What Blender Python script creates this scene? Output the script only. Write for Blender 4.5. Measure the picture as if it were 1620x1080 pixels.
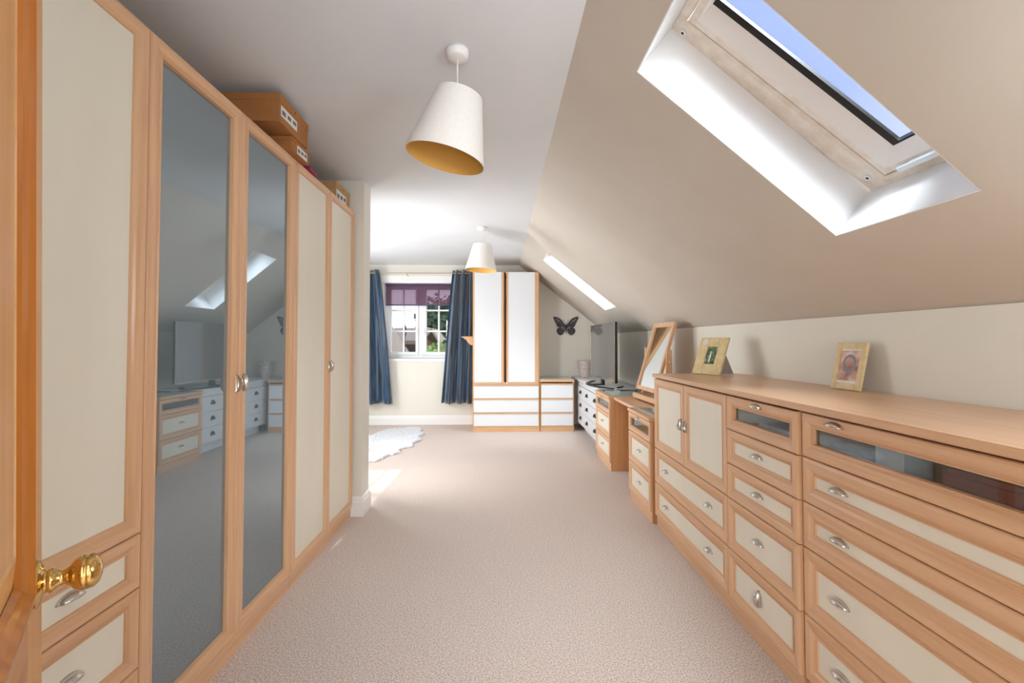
import bpy, bmesh, math, random
from mathutils import Vector, Matrix
random.seed(7)
for _o in list(bpy.data.objects): bpy.data.objects.remove(_o)
sc = bpy.context.scene
COL = sc.collection
PI = math.pi

# ------------------------------------------------------------------ camera
cam_d = bpy.data.cameras.new('camera'); cam = bpy.data.objects.new('camera', cam_d); COL.objects.link(cam)
cam_d.sensor_width = 36; cam_d.sensor_fit = 'HORIZONTAL'
cam_d.lens = 36 * 720 / 1620
PITCH = math.radians(1.36); YAW = math.atan(20 / 720)
cam.location = (0, 0, 1.25)
cam.rotation_euler = (PI / 2 + PITCH, 0, -YAW)
cam_d.shift_x = 0
cam_d.shift_y = -(540 - 541 + 720 * math.tan(PITCH)) / 1620
cam_d.clip_start = 0.02; cam_d.clip_end = 400
sc.camera = cam

# ------------------------------------------------------------------ exposure
sc.view_settings.view_transform = 'Standard'
sc.view_settings.look = 'None'
sc.view_settings.gamma = 1
sc.view_settings.use_curve_mapping = False
sc.view_settings.exposure = 0.0

# ------------------------------------------------------------------ sky
world = bpy.data.worlds.new('sky'); sc.world = world; world.use_nodes = True
nt = world.node_tree; nt.nodes.clear()
wo = nt.nodes.new('ShaderNodeOutputWorld'); bg = nt.nodes.new('ShaderNodeBackground')
tc = nt.nodes.new('ShaderNodeTexCoord'); sep = nt.nodes.new('ShaderNodeSeparateXYZ')
rp = nt.nodes.new('ShaderNodeValToRGB')
nt.links.new(tc.outputs['Generated'], sep.inputs[0]); nt.links.new(sep.outputs['Z'], rp.inputs[0])
rp.color_ramp.elements[0].position = 0.0; rp.color_ramp.elements[0].color = (1.0, 1.0, 1.0, 1)
rp.color_ramp.elements[1].position = 1.0; rp.color_ramp.elements[1].color = (0.30, 0.44, 0.95, 1)
e = rp.color_ramp.elements.new(0.16); e.color = (0.92, 0.96, 1.0, 1)
e = rp.color_ramp.elements.new(0.42); e.color = (0.42, 0.53, 0.90, 1)
nt.links.new(rp.outputs[0], bg.inputs[0]); nt.links.new(bg.outputs[0], wo.inputs[0])
bg.inputs[1].default_value = 1.15

# ------------------------------------------------------------------ lights
def aim(o, d):
    o.rotation_euler = Vector(d).to_track_quat('-Z', 'Y').to_euler()
def sun(name, d, strength, angle, color=(1, 1, 1)):
    l = bpy.data.lights.new(name, 'SUN'); l.energy = strength; l.angle = math.radians(angle); l.color = color
    o = bpy.data.objects.new(name, l); COL.objects.link(o); o.location = (0, 0, 12); aim(o, d); return o
def area(name, loc, d, sx, sy, power, color=(1, 1, 1)):
    l = bpy.data.lights.new(name, 'AREA'); l.shape = 'RECTANGLE'; l.size = sx; l.size_y = sy; l.energy = power; l.color = color
    o = bpy.data.objects.new(name, l); COL.objects.link(o); o.location = loc; aim(o, d); return o
sun('sun', (-0.06, -1, -0.43), 4.0, 0.6, (1.0, 0.97, 0.92))
sun('added_sky_fill', (-0.50, 0.22, -0.84), 1.6, 70, (0.97, 0.985, 1.0))  # added soft lamp, strengthens the sky's light through the roof windows
# added fill lamps boosting daylight over the two roof windows, outside the glass and above the line of sight
area('added_fill_over_near_roof_window', (1.55, 0.75, 3.55), (-0.45, 0.45, -0.78), 1.4, 1.4, 330, (0.86, 0.94, 1.0))
area('added_fill_over_far_roof_window', (1.55, 4.55, 3.55), (-0.45, 0.45, -0.78), 1.4, 1.4, 400, (0.88, 0.95, 1.0))
area('added_fill_on_landing', (0.25, -1.1, 1.5), (0, 1, 0.06), 1.1, 1.6, 74, (0.97, 0.98, 1.0))  # added fill behind the camera, no known fitting on the landing
area('added_fill_beside_doorway', (1.30, 0.22, 1.75), (-0.62, 0.75, 0.22), 0.5, 0.9, 36, (0.86, 0.94, 1.0))  # added fill just out of view, lights the room from near right
area('added_fill_behind_nib', (-1.14, 3.72, 1.15), (2.1, 3.2, 0.12), 0.16, 1.2, 24, (0.97, 0.98, 1.0))  # added fill hidden by the nib to brighten the butterfly wall
area('side_window_behind_nib', (-2.57, 5.15, 1.45), (1, 0.0, -0.05), 1.2, 1.1, 42, (0.95, 0.98, 1.0))

# ------------------------------------------------------------------ materials
MATS = {}
def lin(c):
    return tuple((v / 255 / 12.92 if v / 255 <= 0.04045 else ((v / 255 + 0.055) / 1.055) ** 2.4) for v in c) + (1,)
def mat(name, rgb, rough=0.5, metal=0.0, **kw):
    m = bpy.data.materials.new(name); m.use_nodes = True
    b = m.node_tree.nodes['Principled BSDF']
    b.inputs['Base Color'].default_value = lin(rgb); b.inputs['Roughness'].default_value = rough
    b.inputs['Metallic'].default_value = metal
    for k, v in kw.items():
        b.inputs[k.replace('_', ' ')].default_value = v
    MATS[name] = m
    return m
def bump(m, scale, strength, dist=0.002, stretch=(1, 1, 1), detail=3):
    n = m.node_tree; b = n.nodes['Principled BSDF']
    t = n.nodes.new('ShaderNodeTexCoord'); mp = n.nodes.new('ShaderNodeMapping'); mp.inputs['Scale'].default_value = stretch
    no = n.nodes.new('ShaderNodeTexNoise'); no.inputs['Scale'].default_value = scale; no.inputs['Detail'].default_value = detail
    bu = n.nodes.new('ShaderNodeBump'); bu.inputs['Strength'].default_value = strength; bu.inputs['Distance'].default_value = dist
    n.links.new(t.outputs['Object'], mp.inputs[0]); n.links.new(mp.outputs[0], no.inputs['Vector'])
    n.links.new(no.outputs['Fac'], bu.inputs['Height']); n.links.new(bu.outputs[0], b.inputs['Normal'])
    return no
def mottled(name, c1, c2, scale, rough=0.5, stretch=(1, 1, 1), lo=0.35, hi=0.65, bstr=0.0, bscale=None, detail=4, dist=0.002, **kw):
    m = mat(name, c1, rough, **kw); n = m.node_tree; b = n.nodes['Principled BSDF']
    t = n.nodes.new('ShaderNodeTexCoord'); mp = n.nodes.new('ShaderNodeMapping'); mp.inputs['Scale'].default_value = stretch
    no = n.nodes.new('ShaderNodeTexNoise'); no.inputs['Scale'].default_value = scale; no.inputs['Detail'].default_value = detail
    r = n.nodes.new('ShaderNodeValToRGB')
    r.color_ramp.elements[0].position = lo; r.color_ramp.elements[0].color = lin(c1)
    r.color_ramp.elements[1].position = hi; r.color_ramp.elements[1].color = lin(c2)
    n.links.new(t.outputs['Object'], mp.inputs[0]); n.links.new(mp.outputs[0], no.inputs['Vector'])
    n.links.new(no.outputs['Fac'], r.inputs[0]); n.links.new(r.outputs[0], b.inputs['Base Color'])
    if bstr:
        bu = n.nodes.new('ShaderNodeBump'); bu.inputs['Strength'].default_value = bstr; bu.inputs['Distance'].default_value = dist
        src = no
        if bscale:
            src = n.nodes.new('ShaderNodeTexNoise'); src.inputs['Scale'].default_value = bscale; src.inputs['Detail'].default_value = 3
            n.links.new(t.outputs['Object'], src.inputs['Vector'])
        n.links.new(src.outputs['Fac'], bu.inputs['Height']); n.links.new(bu.outputs[0], b.inputs['Normal'])
    return m
G = 26
beech_x = mottled('beech_grain_along', (212, 164, 124), (228, 187, 149), 1.6, 0.32, (1.2, G, G), 0.3, 0.7)
beech_z = mottled('beech_grain_up', (212, 164, 124), (228, 187, 149), 1.6, 0.32, (G, G, 1.2), 0.3, 0.7)
beech_y = mottled('beech_grain_deep', (215, 169, 131), (229, 189, 153), 1.6, 0.32, (G, 1.2, G), 0.3, 0.7)
beech_dark = mottled('beech_side', (204, 146, 96), (220, 166, 116), 1.6, 0.38, (G, G, 1.0), 0.3, 0.7)
shadow_gap = mat('painted_gap_shade', (104, 62, 42), 0.8)  # brown colour stands for the shade inside narrow gaps
cream = mottled('cream_panel', (232, 225, 208), (236, 230, 215), 5, 0.42, (1, 1, 0.2), bstr=0.05, bscale=120)
white_panel = mat('white_melamine', (226, 229, 233), 0.38)
white_paint = mat('white_gloss_paint', (244, 244, 244), 0.3)
white_pvc = mat('white_window_frame', (243, 245, 247), 0.28)
ceil_m = mottled('ceiling_paint', (226, 229, 233), (230, 232, 235), 3, 0.7)
wall_m = mottled('magnolia_paint', (230, 227, 216), (234, 231, 221), 2.2, 0.62, bstr=0.06, bscale=60)
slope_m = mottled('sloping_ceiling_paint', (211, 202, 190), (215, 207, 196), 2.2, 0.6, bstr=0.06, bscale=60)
reveal_m = mat('white_reveal_paint', (248, 249, 250), 0.6)
carpet_m = mottled('beige_carpet', (186, 167, 156), (240, 227, 219), 150, 0.95, (1, 1, 1), 0.34, 0.66, bstr=0.9, detail=3, dist=0.006)
steel = mat('brushed_nickel', (214, 212, 208), 0.26, 1.0)
brass = mat('polished_brass', (222, 186, 116), 0.12, 1.0)
iron = mat('dark_metal', (62, 60, 62), 0.4, 0.6)
black = mat('black_plastic', (14, 14, 16), 0.35)
screen_m = mat('television_screen', (118, 117, 115), 0.06, 0.0, IOR=2.2)
mirror_m = mat('mirror_glass', (225, 228, 224), 0.02, 1.0)
lamp_m = mottled('lamp_shade_cloth', (240, 238, 234), (244, 242, 239), 90, 0.85)
lamp_in = mat('lamp_shade_lining', (226, 178, 92), 0.7)
card_m = mottled('brown_cardboard', (168, 112, 62), (178, 122, 72), 8, 0.8)
card_lt = mottled('pale_cardboard', (190, 150, 104), (198, 158, 112), 8, 0.8)
paper = mat('white_paper', (236, 234, 230), 0.7)
ink = mat('grey_print', (120, 118, 120), 0.8)
pink = mat('magenta_cover', (170, 30, 90), 0.5)
curtain_m = mottled('blue_velvet', (7, 28, 48), (30, 76, 110), 5, 0.36, (6, 6, 0.7), 0.35, 0.65, Sheen_Weight=0.6)  # dark and light streaks put fold shade and highlights into the colour
fur_m = mottled('white_hide', (214, 217, 222), (232, 235, 238), 40, 0.9, (1, 1, 1), bstr=0.8, dist=0.01)
door_lt = mottled('varnished_pine_light', (214, 150, 84), (226, 170, 104), 2, 0.28, (18, 18, 1.0), 0.3, 0.7)
door_dk = mottled('varnished_pine_dark', (168, 96, 30), (196, 122, 46), 2, 0.22, (18, 18, 1.0), 0.3, 0.7)
door_rail = mottled('varnished_pine_rail', (184, 118, 66), (206, 146, 92), 2, 0.26, (1.4, 8, 16), 0.3, 0.7)
pine_pale = mottled('pale_pine_frame', (232, 218, 202), (244, 236, 226), 2.0, 0.45, (2, 14, 14), 0.35, 0.65)
frame_gold = mottled('pale_gold_frame', (214, 190, 138), (230, 210, 162), 30, 0.5)
grey_card = mat('grey_easel', (150, 142, 138), 0.8)
butter_m = mottled('butterfly_dark_wing', (48, 44, 50), (88, 82, 92), 38, 0.55, (1, 1, 1), 0.42, 0.7)
butter_l = mat('butterfly_pale_mark', (176, 168, 176), 0.6)
pot_m = mottled('lilac_pattern_pot', (206, 186, 182), (228, 220, 216), 26, 0.5, (1, 1, 3), 0.4, 0.6)
red_cloth = mat('red_cloth', (196, 60, 62), 0.8)
white_cloth = mottled('white_cloth', (205, 212, 220), (235, 240, 244), 40, 0.9)
blue_cloth = mat('slate_cloth', (108, 124, 136), 0.9)
drawer_in = mat('drawer_interior', (150, 140, 132), 0.8)
pink_dress = mat('pink_dress', (214, 110, 140), 0.9)
gold_rod = mat('pale_brass_rod', (196, 190, 160), 0.3, 0.8)
brick_m = mat('red_brick', (172, 112, 92), 0.9)
def brickify(m):
    n = m.node_tree; b = n.nodes['Principled BSDF']
    t = n.nodes.new('ShaderNodeTexCoord'); mp = n.nodes.new('ShaderNodeMapping'); mp.inputs['Rotation'].default_value = (PI / 2, 0, 0)
    br = n.nodes.new('ShaderNodeTexBrick'); br.inputs['Scale'].default_value = 4
    br.inputs['Color1'].default_value = lin((160, 92, 72)); br.inputs['Color2'].default_value = lin((134, 76, 58)); br.inputs['Mortar'].default_value = lin((190, 176, 160))
    n.links.new(t.outputs['Object'], mp.inputs[0]); n.links.new(mp.outputs[0], br.inputs['Vector']); n.links.new(br.outputs['Color'], b.inputs['Base Color'])
brickify(brick_m)
tile_m = mottled('roof_tiles', (128, 110, 96), (150, 132, 116), 30, 0.9, (1, 1, 1))
grass_m = mottled('garden_lawn', (96, 120, 60), (130, 150, 84), 4, 0.95)
leaf_dk = mottled('dark_foliage', (40, 66, 44), (92, 118, 78), 7, 0.8, lo=0.35, hi=0.65)
leaf_lt = mottled('light_foliage', (104, 128, 66), (176, 190, 118), 6, 0.8, lo=0.35, hi=0.65)
hill_m = mottled('far_hills', (150, 164, 140), (170, 180, 156), 0.3, 0.95)

def glassy(name, tint, gloss, refl=(1, 1, 1), rough=0.0, back=None, backrgb=(90, 100, 110)):
    """thin pane: a part of the light mirrored at a Fresnel-like rate, the rest passed (tinted)"""
    m = bpy.data.materials.new(name); m.use_nodes = True; n = m.node_tree; n.nodes.clear()
    o = n.nodes.new('ShaderNodeOutputMaterial'); mx = n.nodes.new('ShaderNodeMixShader')
    lw = n.nodes.new('ShaderNodeFresnel'); lw.inputs['IOR'].default_value = gloss
    g = n.nodes.new('ShaderNodeBsdfGlossy'); g.inputs['Roughness'].default_value = rough; g.inputs['Color'].default_value = tuple(refl) + (1,)
    tr = n.nodes.new('ShaderNodeBsdfTransparent'); tr.inputs['Color'].default_value = tuple(tint) + (1,)
    ge = n.nodes.new('ShaderNodeNewGeometry'); sb = n.nodes.new('ShaderNodeMath'); sb.operation = 'SUBTRACT'; sb.inputs[0].default_value = 1
    ml = n.nodes.new('ShaderNodeMath'); ml.operation = 'MULTIPLY'
    n.links.new(ge.outputs['Backfacing'], sb.inputs[1]); n.links.new(sb.outputs[0], ml.inputs[0]); n.links.new(lw.outputs[0], ml.inputs[1])
    n.links.new(ml.outputs[0], mx.inputs[0]); n.links.new(g.outputs[0], mx.inputs[2])
    if back is not None:
        m2 = n.nodes.new('ShaderNodeMixShader'); m2.inputs[0].default_value = back
        d = n.nodes.new('ShaderNodeBsdfDiffuse'); d.inputs['Color'].default_value = lin(backrgb)
        n.links.new(tr.outputs[0], m2.inputs[1]); n.links.new(d.outputs[0], m2.inputs[2]); n.links.new(m2.outputs[0], mx.inputs[1])
    else:
        n.links.new(tr.outputs[0], mx.inputs[1])
    n.links.new(mx.outputs[0], o.inputs[0]); MATS[name] = m
    return m
pane_m = glassy('window_pane', (0.97, 0.98, 0.98), 1.35)
drawer_glass = glassy('drawer_glass', (0.72, 0.80, 0.84), 1.9, rough=0.02)
door_glass = glassy('smoked_wardrobe_glass', (0.5, 0.55, 0.58), 3.4, (0.82, 0.91, 0.97), 0.015, 0.72, (118, 134, 144))
top_glass = glassy('glass_table_cover', (0.82, 0.93, 0.92), 2.0, (0.88, 0.98, 1.0), 0.01, 0.45, (206, 226, 228))
def cloth_pane(name, rgb, alpha, trans):
    m = bpy.data.materials.new(name); m.use_nodes = True; n = m.node_tree; n.nodes.clear()
    o = n.nodes.new('ShaderNodeOutputMaterial'); mx = n.nodes.new('ShaderNodeMixShader'); m2 = n.nodes.new('ShaderNodeMixShader')
    tr = n.nodes.new('ShaderNodeBsdfTransparent'); tr.inputs[0].default_value = (0.74, 0.68, 0.78, 1)
    tl = n.nodes.new('ShaderNodeBsdfTranslucent'); tl.inputs[0].default_value = lin(rgb)
    d = n.nodes.new('ShaderNodeBsdfDiffuse'); d.inputs[0].default_value = lin(rgb)
    m2.inputs[0].default_value = trans; mx.inputs[0].default_value = alpha
    n.links.new(d.outputs[0], m2.inputs[1]); n.links.new(tl.outputs[0], m2.inputs[2])
    n.links.new(tr.outputs[0], mx.inputs[1]); n.links.new(m2.outputs[0], mx.inputs[2]); n.links.new(mx.outputs[0], o.inputs[0])
    return m
blind_m = cloth_pane('mauve_gauze', (150, 112, 122), 0.32, 0.5)
blind_dk = mat('mauve_hem', (86, 76, 110), 0.8)

# ------------------------------------------------------------------ mesh helpers
def link(name, bm, m, parent=None, smooth=False, loc=(0, 0, 0), rot=(0, 0, 0)):
    me = bpy.data.meshes.new(name); bm.normal_update(); bm.to_mesh(me); bm.free()
    ms = m if isinstance(m, (list, tuple)) else [m]
    for x in ms: me.materials.append(x)
    if smooth:
        for p in me.polygons: p.use_smooth = True
    o = bpy.data.objects.new(name, me); COL.objects.link(o)
    o.location = loc; o.rotation_euler = rot
    if parent: o.parent = parent
    return o
def copy_of(o, parent=None, loc=None, rot=None, name=None):
    c = o.copy(); COL.objects.link(c)
    if name: c.name = name
    if parent: c.parent = parent
    if loc is not None: c.location = loc
    if rot is not None: c.rotation_euler = rot
    return c
def thing(name, label, cat, loc=(0, 0, 0), rz=0, group=None):
    o = bpy.data.objects.new(name, None); COL.objects.link(o); o.empty_display_size = 0.1
    o.location = loc; o.rotation_euler = (0, 0, rz)
    return tag(o, label, cat, group)
def tag(o, label, cat, group=None):
    o['label'] = label; o['category'] = cat
    if group: o['group'] = group
    return o
def struct(name, bm, m, parent=None, **kw):
    o = link(name, bm, m, parent, **kw)
    if parent is None: o['kind'] = 'structure'
    return o
def box(bm, x0, x1, y0, y1, z0, z1, mi=0, bev=0.0):
    v = [bm.verts.new((x, y, z)) for z in (z0, z1) for y in (y0, y1) for x in (x0, x1)]
    fs = [bm.faces.new([v[i] for i in q]) for q in ((0, 2, 3, 1), (4, 5, 7, 6), (0, 1, 5, 4), (1, 3, 7, 5), (3, 2, 6, 7), (2, 0, 4, 6))]
    for f in fs: f.material_index = mi
    if bev:
        es = list({e for f in fs for e in f.edges})
        bmesh.ops.bevel(bm, geom=es, offset=bev, segments=2, affect='EDGES', clamp_overlap=True)
    return fs
def B(*a, **k):
    bm = bmesh.new(); box(bm, *a, **k); return bm
def Bs(lst, bev=0.0):
    bm = bmesh.new()
    for a in lst: box(bm, *a, bev=bev)
    return bm
def prism(bm, pts, axis, a, b, mi=0):
    """closed 2-D outline extruded along an axis; pts are (u, v): axis 'y' -> (x, z), 'x' -> (y, z), 'z' -> (x, y)"""
    def P(u, v, w): return {'y': (u, w, v), 'x': (w, u, v), 'z': (u, v, w)}[axis]
    A = [bm.verts.new(P(u, v, a)) for u, v in pts]; Bv = [bm.verts.new(P(u, v, b)) for u, v in pts]
    n = len(pts); fs = [bm.faces.new(A), bm.faces.new(Bv[::-1])]
    for i in range(n): fs.append(bm.faces.new((A[i], A[(i + 1) % n], Bv[(i + 1) % n], Bv[i])))
    for f in fs: f.material_index = mi
    bmesh.ops.recalc_face_normals(bm, faces=fs)
    return fs
def lathe(bm, prof, seg=32, axis='z', centre=(0, 0, 0), mi=0):
    rows = []
    for r, h in prof:
        row = []
        for i in range(seg):
            a = 2 * PI * i / seg; c, s = r * math.cos(a), r * math.sin(a)
            p = {'z': (c, s, h), 'y': (c, h, s), 'x': (h, c, s)}[axis]
            row.append(bm.verts.new(Vector(p) + Vector(centre)))
        rows.append(row)
    fs = []
    for a, b in zip(rows, rows[1:]):
        for i in range(seg):
            fs.append(bm.faces.new((a[i], a[(i + 1) % seg], b[(i + 1) % seg], b[i])))
    for f in fs: f.material_index = mi
    return rows, fs
def solid_lathe(prof, seg=32, axis='z', centre=(0, 0, 0)):
    bm = bmesh.new(); rows, fs = lathe(bm, prof, seg, axis, centre)
    bm.faces.new(rows[0]); bm.faces.new(rows[-1]); bmesh.ops.recalc_face_normals(bm, faces=bm.faces); return bm
def tube(bm, pts, r, seg=8, mi=0):
    pts = [Vector(p) for p in pts]; rows = []
    for i, p in enumerate(pts):
        d = (pts[min(i + 1, len(pts) - 1)] - pts[max(i - 1, 0)]).normalized()
        u = d.orthogonal().normalized() if i == 0 else (u - d * u.dot(d)).normalized()
        w = d.cross(u)
        rr = r[i] if isinstance(r, (list, tuple)) else r
        rows.append([bm.verts.new(p + (u * math.cos(2 * PI * k / seg) + w * math.sin(2 * PI * k / seg)) * rr) for k in range(seg)])
    fs = []
    for a, b in zip(rows, rows[1:]):
        for k in range(seg): fs.append(bm.faces.new((a[k], a[(k + 1) % seg], b[(k + 1) % seg], b[k])))
    fs.append(bm.faces.new(rows[0][::-1])); fs.append(bm.faces.new(rows[-1]))
    for f in fs: f.material_index = mi
    bmesh.ops.recalc_face_normals(bm, faces=fs)

# panelled front: rings of a rectangular section; front looks along local -y
PROF = [(0, 0), (0, .014), (.003, .018), (.012, .020), (.030, .019), (.040, .016), (.047, .011), (.050, .0105), (.052, .013), (.056, .013), (.058, .008)]
def scaled(st):
    k = st / .058
    return [(a * k if a > .004 else a, b) for a, b in PROF]
def front_rings(w, h, stile, deep=None):
    """frame of a door or drawer front, local x 0..w, z 0..h, y 0 at its back; last ring is where the panel sits"""
    bm = bmesh.new(); pr = scaled(stile); rows = []
    if deep: pr = pr[:-1] + [(pr[-1][0], -deep)]
    for ins, out in pr:
        rows.append([bm.verts.new((x, -out, z)) for x, z in ((ins, ins), (w - ins, ins), (w - ins, h - ins), (ins, h - ins))])
    for a, b in zip(rows, rows[1:]):
        for k in range(4):
            f = bm.faces.new((a[k], a[(k + 1) % 4], b[(k + 1) % 4], b[k])); f.material_index = k % 2
    # back of the frame
    ins = pr[-1][0]; yb = -pr[-1][1]
    back = [bm.verts.new((x, 0, z)) for x, z in ((ins, ins), (w - ins, ins), (w - ins, h - ins), (ins, h - ins))]
    for k in range(4):
        bm.faces.new((rows[0][k], back[k], back[(k + 1) % 4], rows[0][(k + 1) % 4]))
        if abs(yb) > 1e-4: bm.faces.new((back[k], rows[-1][k], rows[-1][(k + 1) % 4], back[(k + 1) % 4]))
    return bm, ins, yb
def half_moon(L=.035, out=.024, ht=.014):
    bm = bmesh.new(); rows = []
    for i in range(13):
        u = -1 + 2 * i / 12; k = math.sqrt(max(0, 1 - u * u)) ** 1.1
        row = []
        for j in range(6):
            v = j / 5 * PI / 2
            row.append(bm.verts.new((u * L, -out * k * math.cos(v) * (1 + .25 * u * 0) - .0005, ht * (.30 * k + k * math.sin(v) * .9 - .3))))
        row.append(bm.verts.new((u * L, -.0005, -ht * .3)))
        rows.append(row)
    for a, b in zip(rows, rows[1:]):
        for j in range(len(a) - 1): bm.faces.new((a[j], a[j + 1], b[j + 1], b[j]))
    bmesh.ops.remove_doubles(bm, verts=bm.verts, dist=1e-5)
    bmesh.ops.solidify(bm, geom=bm.faces[:], thickness=.0022)
    bmesh.ops.recalc_face_normals(bm, faces=bm.faces)
    return bm
HANDLE = None
def handle(parent, x, z, y=-.008, rot=0.0, up=True):
    """half-moon pull, shell opening down (rot 0) or turned about the front's normal"""
    global HANDLE
    if HANDLE is None:
        HANDLE = link('handle', half_moon(), steel, parent, smooth=True)
        o = HANDLE
    else:
        o = copy_of(HANDLE, parent)
    o.location = (x, y, z); o.rotation_euler = (0, rot, 0)
    return o
def panel_front(kind, parent, x, z, w, h, stile=.058, handles=((.5, .5, 0),), glass=None, y=0.0, deep_box=0.0, label=None, panelmat=None):
    g = .0015
    bm, ins, py = front_rings(w - 2 * g, h - 2 * g, stile, 0.004 if glass else None)
    f = link(kind, bm, [beech_x, beech_z], parent, loc=(x + g, y, z + g))
    if label: f['label'] = label
    W, H = w - 2 * g, h - 2 * g
    if glass:
        link('glass_pane', B(ins - .001, W - ins + .001, .000, .004, ins - .001, H - ins + .001), glass, f)
    else:
        link('panel', B(ins - .002, W - ins + .002, py, py + .004, ins - .002, H - ins + .002), panelmat or cream, f)
    for hx, hz, r in handles:
        zz = hz * H
        hy = -.008 if (ins < hx * W < W - ins and ins < zz < H - ins) else -.019
        if glass and hy == -.008: hy = -.002
        handle(f, hx * W, zz, hy, r)
    return f

# ================================================================== SETTING
# slope geometry: s runs down the sloping ceiling from its top edge, o is the offset outward
TS = .775; LS = math.hypot(1, TS); SX0, SZ0 = .30, 2.43
def S(s, y, o=0.0):
    return (SX0 + s / LS + o * TS / LS, y, SZ0 - s * TS / LS + o / LS)
ROOMX0, WALLR, YF, YB, NIBY0, NIBY1, CEIL = -2.6, 1.65, 6.97, 0.0, 3.335, 3.50, 2.43
LEFTN = -1.66
struct('floor', B(-2.75, 1.8, -1.6, YF + .15, -.12, 0), carpet_m)
struct('ceiling', B(-2.75, SX0, -1.6, YF + .15, CEIL, CEIL + .14), ceil_m)
struct('wall_left', Bs([(LEFTN - .12, LEFTN, -.12, NIBY0, 0, CEIL), (ROOMX0 - .12, ROOMX0, NIBY1, YF, 0, CEIL)]), wall_m)
struct('wall_nib', Bs([(LEFTN - .12, -.99, NIBY0, NIBY1, 0, CEIL), (ROOMX0 - .12, LEFTN - .12, NIBY1 - .12, NIBY1, 0, CEIL)]), wall_m)
struct('wall_right', B(WALLR, WALLR + .14, -.12, YF + .15, 0, 1.375), wall_m)
# far wall round the window opening
WX0, WX1, WZ0, WZ1 = -1.76, -.66, 1.0, 2.155
bm = bmesh.new()
for a in ((ROOMX0 - .12, WX0, YF, YF + .28, 0, CEIL), (WX1, SX0, YF, YF + .28, 0, CEIL), (WX0, WX1, YF, YF + .28, 0, WZ0), (WX0, WX1, YF, YF + .28, WZ1, CEIL)):
    box(bm, *a)
prism(bm, [(SX0, 0), (WALLR + .14, 0), (WALLR + .14, SZ0 - TS * (WALLR + .14 - SX0) + .12), (SX0, CEIL + .1)], 'y', YF, YF + .28)
struct('wall_far', bm, wall_m)
# wall behind the camera with the doorway the picture is taken from, and the landing beyond
DX0, DX1, DZ = -.16, .66, 2.05
bm = bmesh.new()
for a in ((LEFTN - .12, DX0, -.12, -.015, 0, CEIL), (DX1, WALLR, -.12, -.015, 0, CEIL), (DX0, DX1, -.12, -.015, DZ, CEIL)): box(bm, *a)
for a in ((-.75, -.65, -1.6, -.12, 0, CEIL), (1.3, 1.4, -1.6, -.12, 0, CEIL), (-.75, 1.4, -1.7, -1.6, 0, CEIL)): box(bm, *a)
struct('wall_back', bm, wall_m)
# sloping ceiling, its skylight openings cut through
SK = [((.27, 1.262), (1.125, 1.672), (1.180, 1.711)), ((.297, 1.283), (5.03, 5.53), (5.08, 5.60))]
SEND = (WALLR + .3 - SX0) * LS
bm = bmesh.new(); TH_ = .235
def cell(s0, s1, ya0, yb0, ya1, yb1, mi=0):
    P = [S(s0, ya0), S(s0, yb0), S(s1, yb1), S(s1, ya1), S(s0, ya0, TH_), S(s0, yb0, TH_), S(s1, yb1, TH_), S(s1, ya1, TH_)]
    v = [bm.verts.new(p) for p in P]
    for q in ((0, 1, 2, 3), (7, 6, 5, 4), (0, 4, 5, 1), (1, 5, 6, 2), (2, 6, 7, 3), (3, 7, 4, 0)):
        bm.faces.new([v[i] for i in q])
cuts = [-1.6, 3.3, YF + .15]
for (sa, sb), (t0, t1), (b0, b1), ya, yb in ((SK[0][0], SK[0][1], SK[0][2], -1.6, 3.3), (SK[1][0], SK[1][1], SK[1][2], 3.3, YF + .15)):
    cell(-.02, sa, ya, yb, ya, yb); cell(sb, SEND, ya, yb, ya, yb)
    cell(sa, sb, ya, t0, ya, b0); cell(sa, sb, t1, yb, b1, yb)
bmesh.ops.recalc_face_normals(bm, faces=bm.faces)
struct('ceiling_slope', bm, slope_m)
# gable pieces closing the slope at the near end
bm = bmesh.new(); prism(bm, [(SX0, CEIL + .1), (SX0, 1.2), (WALLR + .14, 1.2), (WALLR + .14, 1.45)], 'y', -.12, -.015)
struct('wall_gable', bm, wall_m)

def skirting(name, pts, h=.14, t=.016):
    """moulded baseboard running over floor points; the room lies on the left of the run"""
    bm = bmesh.new()
    prof = [(0, 0), (t, 0), (t, h * .72), (t * .72, h * .80), (t * .72, h * .88), (t * .35, h * .97), (0, h)]
    n = len(pts); rows = []
    for i, p in enumerate(pts):
        p = Vector(p)
        d0 = (Vector(pts[i]) - Vector(pts[i - 1])).normalized() if i > 0 else None
        d1 = (Vector(pts[i + 1]) - Vector(pts[i])).normalized() if i < n - 1 else None
        a = Vector((-(d0 or d1).y, (d0 or d1).x)); b = Vector((-(d1 or d0).y, (d1 or d0).x))
        nn = (a + b).normalized(); k = 1 / max(.3, nn.dot(a))
        rows.append([bm.verts.new((p.x + nn.x * k * u, p.y + nn.y * k * u, z)) for u, z in prof])
    for a, b in zip(rows, rows[1:]):
        for j in range(len(prof) - 1): bm.faces.new((a[j], a[j + 1], b[j + 1], b[j]))
    bm.faces.new(rows[0]); bm.faces.new(rows[-1][::-1])
    bmesh.ops.recalc_face_normals(bm, faces=bm.faces)
    return struct(name, bm, white_paint)
skirting('baseboard_far', [(1.0, YF), (ROOMX0, YF)])
skirting('baseboard_left', [(ROOMX0, YF), (ROOMX0, NIBY1 + .0)])
skirting('baseboard_nib', [(ROOMX0, NIBY1), (-.99, NIBY1), (-.99, NIBY0), (-1.075, NIBY0)])

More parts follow.
